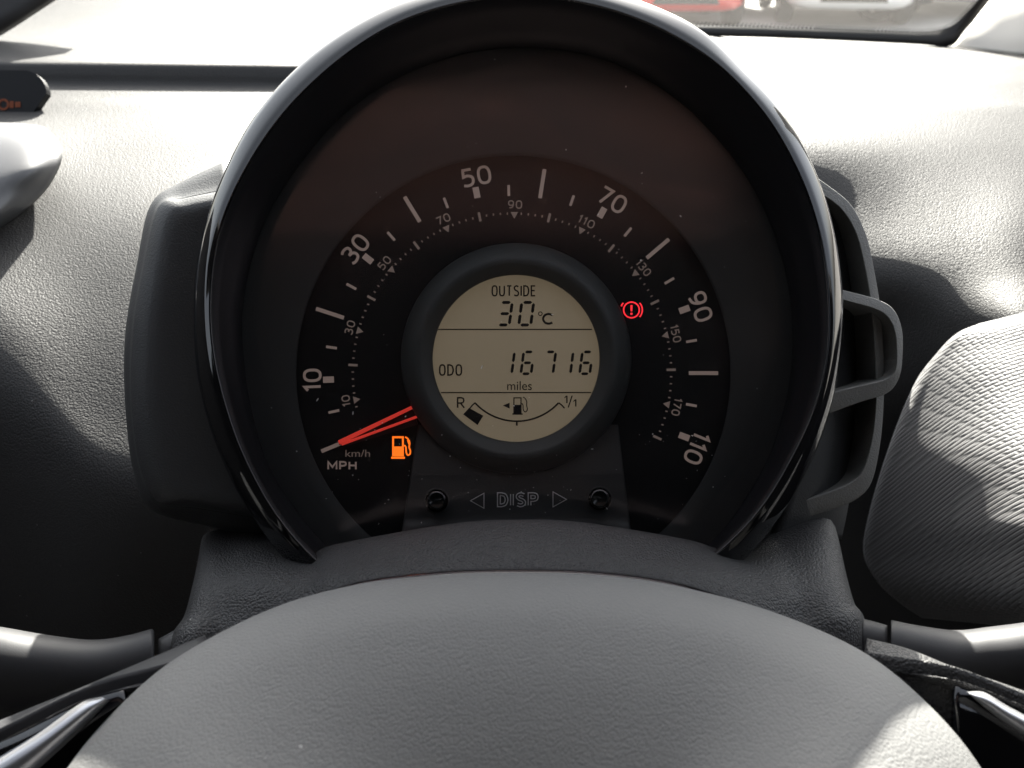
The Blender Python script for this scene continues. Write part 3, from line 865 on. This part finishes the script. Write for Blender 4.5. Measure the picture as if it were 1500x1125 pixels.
# ================================================================== STEERING COLUMN COWL
cowl = thing('steering_column_cowl', PX(760, 900, .24), 'grained dark grey column cowl between dial and steering wheel', 'column cowl')
rows = [
 [(322, 790, .36), (305, 787, .31), (345, 781, .30), (395, 788, .292), (452, 822, .275), (492, 806, .262), (661, 776, .254), (760, 770, .252), (853, 774, .254), (1000, 798, .26), (1050, 812, .266), (1094, 816, .278), (1140, 783, .292), (1206, 756, .305), (1195, 760, .36)],
 [(318, 800, .36), (303, 795, .302), (345, 790, .290), (395, 797, .282), (452, 826, .268), (492, 811, .256), (661, 783, .247), (760, 777, .245), (853, 781, .247), (1000, 803, .253), (1050, 817, .259), (1094, 822, .27), (1140, 791, .283), (1210, 764, .296), (1198, 770, .36)],
 [(314, 825, .355), (299, 820, .285), (343, 818, .272), (395, 822, .264), (452, 838, .254), (500, 832, .244), (661, 806, .234), (760, 801, .232), (853, 804, .234), (1000, 824, .241), (1050, 833, .247), (1098, 838, .255), (1150, 820, .266), (1219, 798, .28), (1206, 800, .355)],
 [(308, 865, .35), (291, 860, .268), (340, 856, .254), (395, 856, .246), (452, 862, .240), (505, 856, .231), (661, 842, .221), (760, 838, .219), (853, 840, .221), (1000, 850, .228), (1050, 858, .234), (1100, 866, .240), (1160, 862, .250), (1229, 845, .265), (1215, 850, .35)],
 [(296, 910, .345), (279, 905, .256), (332, 900, .243), (390, 900, .236), (452, 905, .230), (508, 900, .222), (661, 890, .212), (760, 888, .210), (853, 890, .212), (1000, 895, .219), (1050, 900, .225), (1102, 905, .230), (1170, 905, .240), (1241, 888, .254), (1226, 890, .345)],
 [(270, 955, .34), (258, 945, .246), (325, 945, .236), (390, 950, .230), (452, 955, .224), (508, 955, .218), (661, 950, .208), (760, 950, .206), (853, 950, .208), (1000, 950, .215), (1050, 950, .220), (1102, 950, .226), (1180, 945, .235), (1257, 922, .250), (1245, 922, .34)],
 [(262, 1060, .335), (245, 1050, .242), (320, 1050, .234), (390, 1050, .228), (452, 1050, .224), (508, 1050, .22), (661, 1050, .212), (760, 1050, .21), (853, 1050, .212), (1000, 1050, .218), (1050, 1050, .222), (1102, 1050, .228), (1180, 1050, .235), (1264, 1050, .248), (1254, 1050, .335)]]
rows = [[(x, y, d if d > .252 else .252 - (.252 - d) * .62) for x, y, d in r] for r in rows]
patch('cowl_shell', rows, 'shroud', cowl, nu=6, nv=6, thick=0.002)

# ================================================================== STEERING WHEEL
wheel = thing('steering_wheel', PX(755, 1300, .16), 'grey grained steering wheel pad with silver spoke trims', 'steering wheel')
SILH = [(-60, 1500, .150), (20, 1260, .158), (95, 1130, .165), (175, 1035, .172), (262, 962, .179), (395, 893, .186), (520, 857, .190), (640, 843, .192), (755, 840, .193), (880, 844, .192),
        (1000, 861, .190), (1130, 896, .187), (1255, 950, .180), (1345, 1018, .172), (1430, 1115, .165), (1500, 1250, .158), (1580, 1500, .150)]
TGT = (755, 1650)
rows = []
for k, dd, sag in ((0.10, .045, 0), (0.02, .020, 0), (0.0, .004, 0), (0.008, -.004, 0), (0.04, -.012, 0), (0.10, -.020, 0), (0.22, -.030, 0), (0.40, -.040, 0), (0.62, -.047, 0), (0.85, -.051, 0), (1.0, -.052, 0)):
    rows.append([(x + (TGT[0] - x) * k, y + (TGT[1] - y) * k, d + dd + .02) for x, y, d in SILH])
patch('hub_pad', rows, 'hub', wheel, nu=6, nv=6)
SPX = lambda x, y, d: PX(x, y, d + .02)
arc = [(430, 884, .226), (520, 852, .226), (640, 836, .226), (755, 832, .226), (880, 836, .226), (1000, 854, .226), (1110, 890, .226)]
patch('back_cover', [[(x, y, d + .006) for x, y, d in arc], [(x, y + 1, d) for x, y, d in arc], [(x, y + 9, d - .004) for x, y, d in arc], [(x, y + 40, d - .004) for x, y, d in arc]], 'gloss', wheel, nu=6, nv=3)
# spokes
patch('spoke', [[(-200, 1140, .186), (0, 1055, .186), (120, 1006, .187), (215, 966, .189), (300, 930, .192)],
                [(-200, 1158, .180), (0, 1073, .180), (120, 1022, .181), (215, 984, .183), (300, 950, .186)],
                [(-200, 1200, .178), (0, 1095, .178), (125, 1032, .179), (225, 1000, .181), (300, 985, .184)],
                [(-200, 1500, .178), (0, 1400, .178), (130, 1350, .180), (230, 1250, .182), (300, 1200, .184)]], 'stalk', wheel, thick=0.004, conv=SPX)
patch('spoke', [[(1270, 935, .192), (1330, 950, .189), (1400, 978, .187), (1500, 1012, .186), (1700, 1090, .184)],
                [(1270, 950, .187), (1335, 968, .184), (1400, 992, .181), (1500, 1030, .180), (1700, 1110, .178)],
                [(1270, 985, .185), (1330, 990, .182), (1400, 1006, .179), (1500, 1046, .178), (1700, 1130, .176)],
                [(1270, 1200, .184), (1330, 1250, .182), (1400, 1350, .180), (1500, 1400, .178), (1700, 1500, .176)]], 'shroud', wheel, thick=0.004, conv=SPX)
for side in (0, 1):
    if side == 0:
        ins = [[(-160, 1150, .1755), (0, 1088, .1755), (70, 1055, .1758), (130, 1026, .1765), (180, 1012, .177)], [(-160, 1400, .174), (0, 1300, .174), (80, 1250, .174), (140, 1180, .175), (200, 1120, .176)]]
        top_, bot = [(-120, 1178), (0, 1108), (60, 1071), (120, 1029), (148, 1021)], [(-80, 1250), (10, 1170), (62, 1122), (115, 1072), (160, 1026)]
    else:
        ins = [[(1400, 1005, .1765), (1440, 1018, .176), (1500, 1046, .1755), (1600, 1090, .175)], [(1400, 1150, .175), (1440, 1200, .175), (1500, 1300, .174), (1600, 1400, .174)]]
        top_, bot = [(1417, 1013), (1442, 1014), (1475, 1033), (1530, 1062), (1650, 1130)], [(1421, 1018), (1450, 1043), (1478, 1064), (1530, 1100), (1650, 1190)]
    patch('spoke_insert', ins, 'gloss', wheel, nu=6, nv=4, thick=0.002, conv=SPX)
    mids = [((a[0] + b[0]) / 2, (a[1] + b[1]) / 2) for a, b in zip(top_, bot)]
    patch('silver_trim', [[(x, y, .1755) for x, y in top_], [(x, y, .172) for x, y in mid(top_, bot, .12)], [(x, y, .1705) for x, y in mids], [(x, y, .172) for x, y in mid(top_, bot, .88)], [(x, y, .1755) for x, y in bot]],
          'silver', wheel, nu=6, nv=4, conv=SPX)

# ================================================================== STALKS
def stalk(label, secs, collar):
    t0 = secs[len(secs) // 2]
    st = thing('column_stalk', PX(t0[0], t0[1] + t0[2], .25), label, 'stalk', 'column stalks')
    ss = spline(secs, 6)
    n = 28
    V = []
    for x, y, h, d, dp_ in ss:
        for i in range(n):
            a = 2 * math.pi * i / n
            V.append(PX(x, y + h * math.sin(a), d + dp_ * math.cos(a)))
    Fc = grid_faces(len(ss), n, True)
    Fc.append(tuple(range(n))); Fc.append(tuple(range((len(ss) - 1) * n, len(ss) * n)))
    bevel(fix_normals(obj('lever', V, Fc, 'stalk', st)), 0.0012, 3, 50)
    V = []
    cs = spline(collar, 4)
    for x, y, h, d, dp_ in cs:
        for i in range(n):
            a = 2 * math.pi * i / n
            V.append(PX(x, y + h * math.sin(a), d + dp_ * math.cos(a)))
    Fc = grid_faces(len(cs), n, True); Fc.append(tuple(range(n))); Fc.append(tuple(range((len(cs) - 1) * n, len(cs) * n)))
    fix_normals(obj('collar', V, Fc, 'stalk', st))
stalk('smooth dark grey stalk beside the grained cowl, over the dark dashboard recess',
      [(-150, 965, 64, .245, .014), (-60, 972, 62, .245, .014), (0, 980, 62, .245, .014), (70, 986, 56, .246, .013), (135, 988, 51, .247, .012), (185, 982, 51, .248, .011), (226, 974, 54, .249, .011)],
      [(232, 980, 44, .251, .008), (250, 972, 46, .252, .008), (268, 965, 48, .253, .008)])
tag([o for o in COL.objects if o.name.startswith('column_stalk')][-1], 'smooth grey control stalk on the cowl side facing the dashboard clock')
stalk('smooth grey control stalk on the cowl side facing the woven door cloth',
      [(1305, 962, 54, .249, .011), (1345, 968, 52, .248, .011), (1400, 976, 53, .247, .012), (1450, 972, 54, .246, .013), (1510, 968, 58, .245, .014), (1600, 955, 62, .245, .014), (1720, 940, 64, .245, .014)],
      [(1262, 948, 42, .253, .008), (1280, 952, 42, .252, .008), (1300, 960, 44, .251, .008)])

# ================================================================== CENTRE VENT AND CLOCK
vent = thing('air_vent', PX(-60, 300, .45), 'satin silver rounded air vent surround on the dashboard', 'air vent')
rows = [
 [(-420, 178, .54), (-200, 176, .54), (-60, 178, .54), (30, 181, .54), (64, 186, .54)],
 [(-420, 182, .50), (-200, 182, .50), (-60, 184, .50), (36, 188, .50), (76, 196, .51)],
 [(-420, 200, .475), (-200, 204, .475), (-60, 206, .474), (40, 206, .474), (90, 216, .49)],
 [(-420, 250, .455), (-200, 254, .452), (-60, 256, .45), (40, 246, .455), (89, 240, .48)],
 [(-420, 330, .44), (-200, 330, .435), (-60, 312, .435), (20, 282, .45), (68, 278, .475)],
 [(-420, 440, .43), (-200, 430, .42), (-60, 372, .425), (-10, 322, .44), (30, 314, .465)],
 [(-420, 560, .42), (-200, 520, .42), (-80, 420, .42), (-50, 365, .435), (-22, 350, .46)],
 [(-420, 640, .45), (-200, 560, .45), (-90, 450, .45), (-70, 385, .455), (-40, 372, .475)]]
patch('vent_surround', rows, 'vent', vent, nu=6, nv=6, thick=0.004)
clock = thing('dashboard_clock', PX(-40, 180, .62), 'black rounded display with faint orange figures set into the dashboard', 'clock')
def rrect(x0, x1, y0, y1, r, n=8):
    out = []
    for cx, cy, a in ((x1 - r, y0 + r, 90), (x1 - r, y1 - r * .35, 0)):
        rr = r if a == 90 else r * .35
        out += [(cx + rr * math.cos(math.radians(a - 90 * i / n)), cy - rr * math.sin(math.radians(a - 90 * i / n))) for i in range(n + 1)]
    return out + [(x0, y1), (x0, y0)]
cpx = lambda x, y, z: PX(x, y, .592 - z * .0005)
poly_plate('display_housing', rrect(-300, 68, 103, 180, 34), 0, 'tube', clock, 24, conv=cpx)
def cflat(name, parts, z, mat):
    V, Fc = [], []
    for v, f in parts:
        b = len(V); V += [cpx(x, y, z) for x, y in v]; Fc += [tuple(i + b for i in q) for q in f]
    return obj(name, V, Fc, mat, clock, False)
M['figure'] = plain('faint_orange', (0.10, 0.03, 0.015), 0.6, 0.2, emit=(1.0, 0.25, 0.08), es=0.005)
cflat('orange_figures', [ribbon(circ(5, 153, 7, n=16)[:-1], 3.2, True), ribbon(circ(-14, 153, 7, n=16)[:-1], 3.2, True), quad((14, 148), (20, 148), (20, 158), (14, 158)), quad((22, 149), (30, 149), (30, 157), (22, 157))], 1, 'figure')

# ================================================================== DOOR CLOTH
door = thing('door_trim', PX(1450, 900, .42), 'woven cloth door trim, half sunlit, beside the dashboard end', 'door trim')
uvs = lambda p: ((p.x * .97 + p.y * .12) * 170, (p.y * .9 + p.z * .5 - p.x * .12) * 190)
rows = []
for y, xl, d in ((474, 1434, .420), (488, 1402, .411), (515, 1374, .402), (565, 1338, .385), (660, 1300, .353), (755, 1272, .327), (812, 1265, .316), (853, 1285, .311), (885, 1320, .318), (905, 1350, .345)):
    ridge = 1396 + (y - 500) * .46
    r = []
    for j, k in enumerate([0, 8] + [22 + 18 * q for q in range(25)]):
        x = xl + k
        u = (ridge - x) / 60.0
        off = .0007 * 60 * (math.log1p(math.exp(min(u, 30))))
        if j == 0: off += .004
        r.append((x, y - 0.24 * k * max(0, 1 - (y - 476) / 120) + .10 * k * (1 if y > 840 else 0), d + off))
    rows.append(r)
patch('cloth_panel', rows, 'cloth', door, nu=3, nv=8, thick=0.006, uvs=uvs)

# unseen visor added under the roof to reflect as a warm band in the lens
vis = thing('added_visor', (0.0, -0.06, 1.39), 'unseen mauve visor added for its reflection in the dial lens', 'sun visor')
bevel(box('visor_board', -0.55, 0.40, -0.15, 0.03, 1.372, 1.387, 'visor', vis), 0.006, 3)

# ================================================================== PARKED CARS
def car_mats():
    M['tyre'] = plain('tyre', (0.02, 0.02, 0.02), 0.85)
    M['rim'] = plain('alloy', (0.45, 0.42, 0.42), 0.35, metal=0.8)
    M['car_glass'] = plain('car_glass', (0.02, 0.025, 0.03), 0.05, 0.6)
    M['lamp'] = plain('lamp_glass', (0.75, 0.75, 0.75), 0.1, 0.6)
    M['grille'] = plain('grille', (0.02, 0.02, 0.02), 0.5)
    M['plate'] = M['plate']
    M['number_plate'] = plain('number_plate', (0.75, 0.75, 0.72), 0.4)
car_mats()
def car(label, x, y, rz, paint, col):
    M[paint] = plain(paint, col, 0.25, 0.5, coat=0.8)
    c_ = thing('parked_car', (x, y, 0), label, 'car', 'cars parked beyond the windscreen', (0, 0, rz))
    W = wmat(c_)
    def put(name, V, Fc, mat, par=c_, smooth=True): return obj(name, [W @ Vector(v) for v in V], Fc, mat, par, smooth)
    # body: stations along the length (front at -y), lower shell
    st = [(-1.95, .52, .30, .62), (-1.90, .68, .22, .72), (-1.72, .80, .19, .80), (-1.2, .84, .19, .92), (-.6, .85, .19, .98), (.4, .85, .19, 1.0), (1.3, .84, .20, 1.0), (1.75, .79, .22, .98), (1.88, .68, .28, .92)]
    n = 16
    V = []
    for yy, hw, z0, z1 in st:
        for i in range(n):
            a = 2 * math.pi * i / n
            ca, sa = math.cos(a), math.sin(a)
            e = .38
            V.append((hw * math.copysign(abs(ca) ** e, ca), yy, (z0 + z1) / 2 + (z1 - z0) / 2 * math.copysign(abs(sa) ** e, sa)))
    Fc = grid_faces(len(st), n, True) + [tuple(range(n)), tuple(range((len(st) - 1) * n, len(st) * n))]
    fix_normals(put('body', V, Fc, paint))
    # cabin
    cb = [(-.95, .70, .90, .95), (-.35, .66, .9, 1.38), (.1, .65, .9, 1.47), (1.0, .64, .9, 1.45), (1.5, .62, .9, 1.30), (1.75, .62, .9, 1.0)]
    V = []
    for yy, hw, z0, z1 in cb:
        V += [(-hw - .06, yy, z0), (-hw + .05, yy, z1 - .04), (-hw + .14, yy, z1), (hw - .14, yy, z1), (hw - .05, yy, z1 - .04), (hw + .06, yy, z0)]
    put('cabin', V, grid_faces(len(cb), 6) + [tuple(range(6)), tuple(range(30, 36))], paint)
    put('windscreen', [(-.62, -.955, .98), (.62, -.955, .98), (.55, -.40, 1.36), (-.55, -.40, 1.36)], [(0, 1, 2, 3)], 'car_glass', c_, False)
    for s_ in (-1, 1):
        put('side_window', [(s_ * .775, -.62, 1.0), (s_ * .765, .95, 1.02), (s_ * .675, .90, 1.36), (s_ * .675, -.22, 1.35)], [(0, 1, 2, 3)], 'car_glass', c_, False)
        V = [(s_ * .40, -1.955, .60), (s_ * .70, -1.86, .62), (s_ * .74, -1.80, .76), (s_ * .46, -1.90, .71)]
        V += [(a, b + .08, c2) for a, b, c2 in V]
        put('headlamp', [(a, b - .02, c2) for a, b, c2 in V], [(0, 1, 2, 3), (4, 5, 6, 7), (0, 1, 5, 4), (1, 2, 6, 5), (2, 3, 7, 6), (3, 0, 4, 7)], 'lamp', c_, False)
        for yy in (-1.25, 1.22):
            V = []
            pr = [(.20, .02), (.29, .0), (.31, .03), (.31, .16), (.29, .19), (.0, .19)]
            for r, u in pr:
                for i in range(24):
                    a = 2 * math.pi * i / 24
                    V.append((s_ * (.86 - u), yy + r * math.cos(a), .31 + r * math.sin(a)))
            w_ = fix_normals(put('wheel', V, grid_faces(len(pr), 24, True), 'tyre'))
            V, Fc = [], []
            for i in range(5):
                a = 2 * math.pi * i / 5; b = len(V)
                for da, r in ((-.30, .05), (.30, .05), (.13, .20), (-.13, .20)):
                    V.append((s_ * .85, yy + r * math.cos(a + da), .31 + r * math.sin(a + da)))
                Fc.append((b, b + 1, b + 2, b + 3))
            put('rim', V, Fc, 'rim', w_, False)
    put('grille', [(-.42, -1.962, .30), (.42, -1.962, .30), (.36, -1.965, .42), (-.36, -1.965, .42), (-.42, -1.9, .30), (.42, -1.9, .30), (.36, -1.9, .42), (-.36, -1.9, .42)], [(0, 1, 2, 3), (0, 1, 5, 4), (2, 3, 7, 6), (1, 2, 6, 5), (3, 0, 4, 7)], 'grille', c_, False)
    put('number_plate', [(-.26, -1.975, .45), (.26, -1.975, .45), (.26, -1.975, .56), (-.26, -1.975, .56), (-.26, -1.95, .45), (.26, -1.95, .45), (.26, -1.95, .56), (-.26, -1.95, .56)], [(0, 1, 2, 3), (0, 1, 5, 4), (2, 3, 7, 6), (1, 2, 6, 5), (3, 0, 4, 7)], 'number_plate', c_, False)
    return c_
def gx(px, y): return (px - 750) / F * (y * math.cos(PITCH) + 1.0 * math.sin(PITCH))
car('red hatchback parked facing the windscreen', gx(1002, 10.9), 10.9 + 1.95, 0, 'red_paint', (0.60, 0.025, 0.02))
car('dark car parked beside the red hatchback', gx(1165, 13.4), 13.4, math.radians(62), 'dark_paint', (0.03, 0.03, 0.035))
car('white car with dark grille parked next to the dark car', gx(1285, 11.2), 11.2 + 1.95, math.radians(-10), 'white_paint', (0.8, 0.8, 0.79))
car('silver car parked at the end of the row past the white car', gx(1480, 12.5), 12.5 + 1.95, math.radians(-14), 'silver_paint_car', (0.5, 0.5, 0.5))
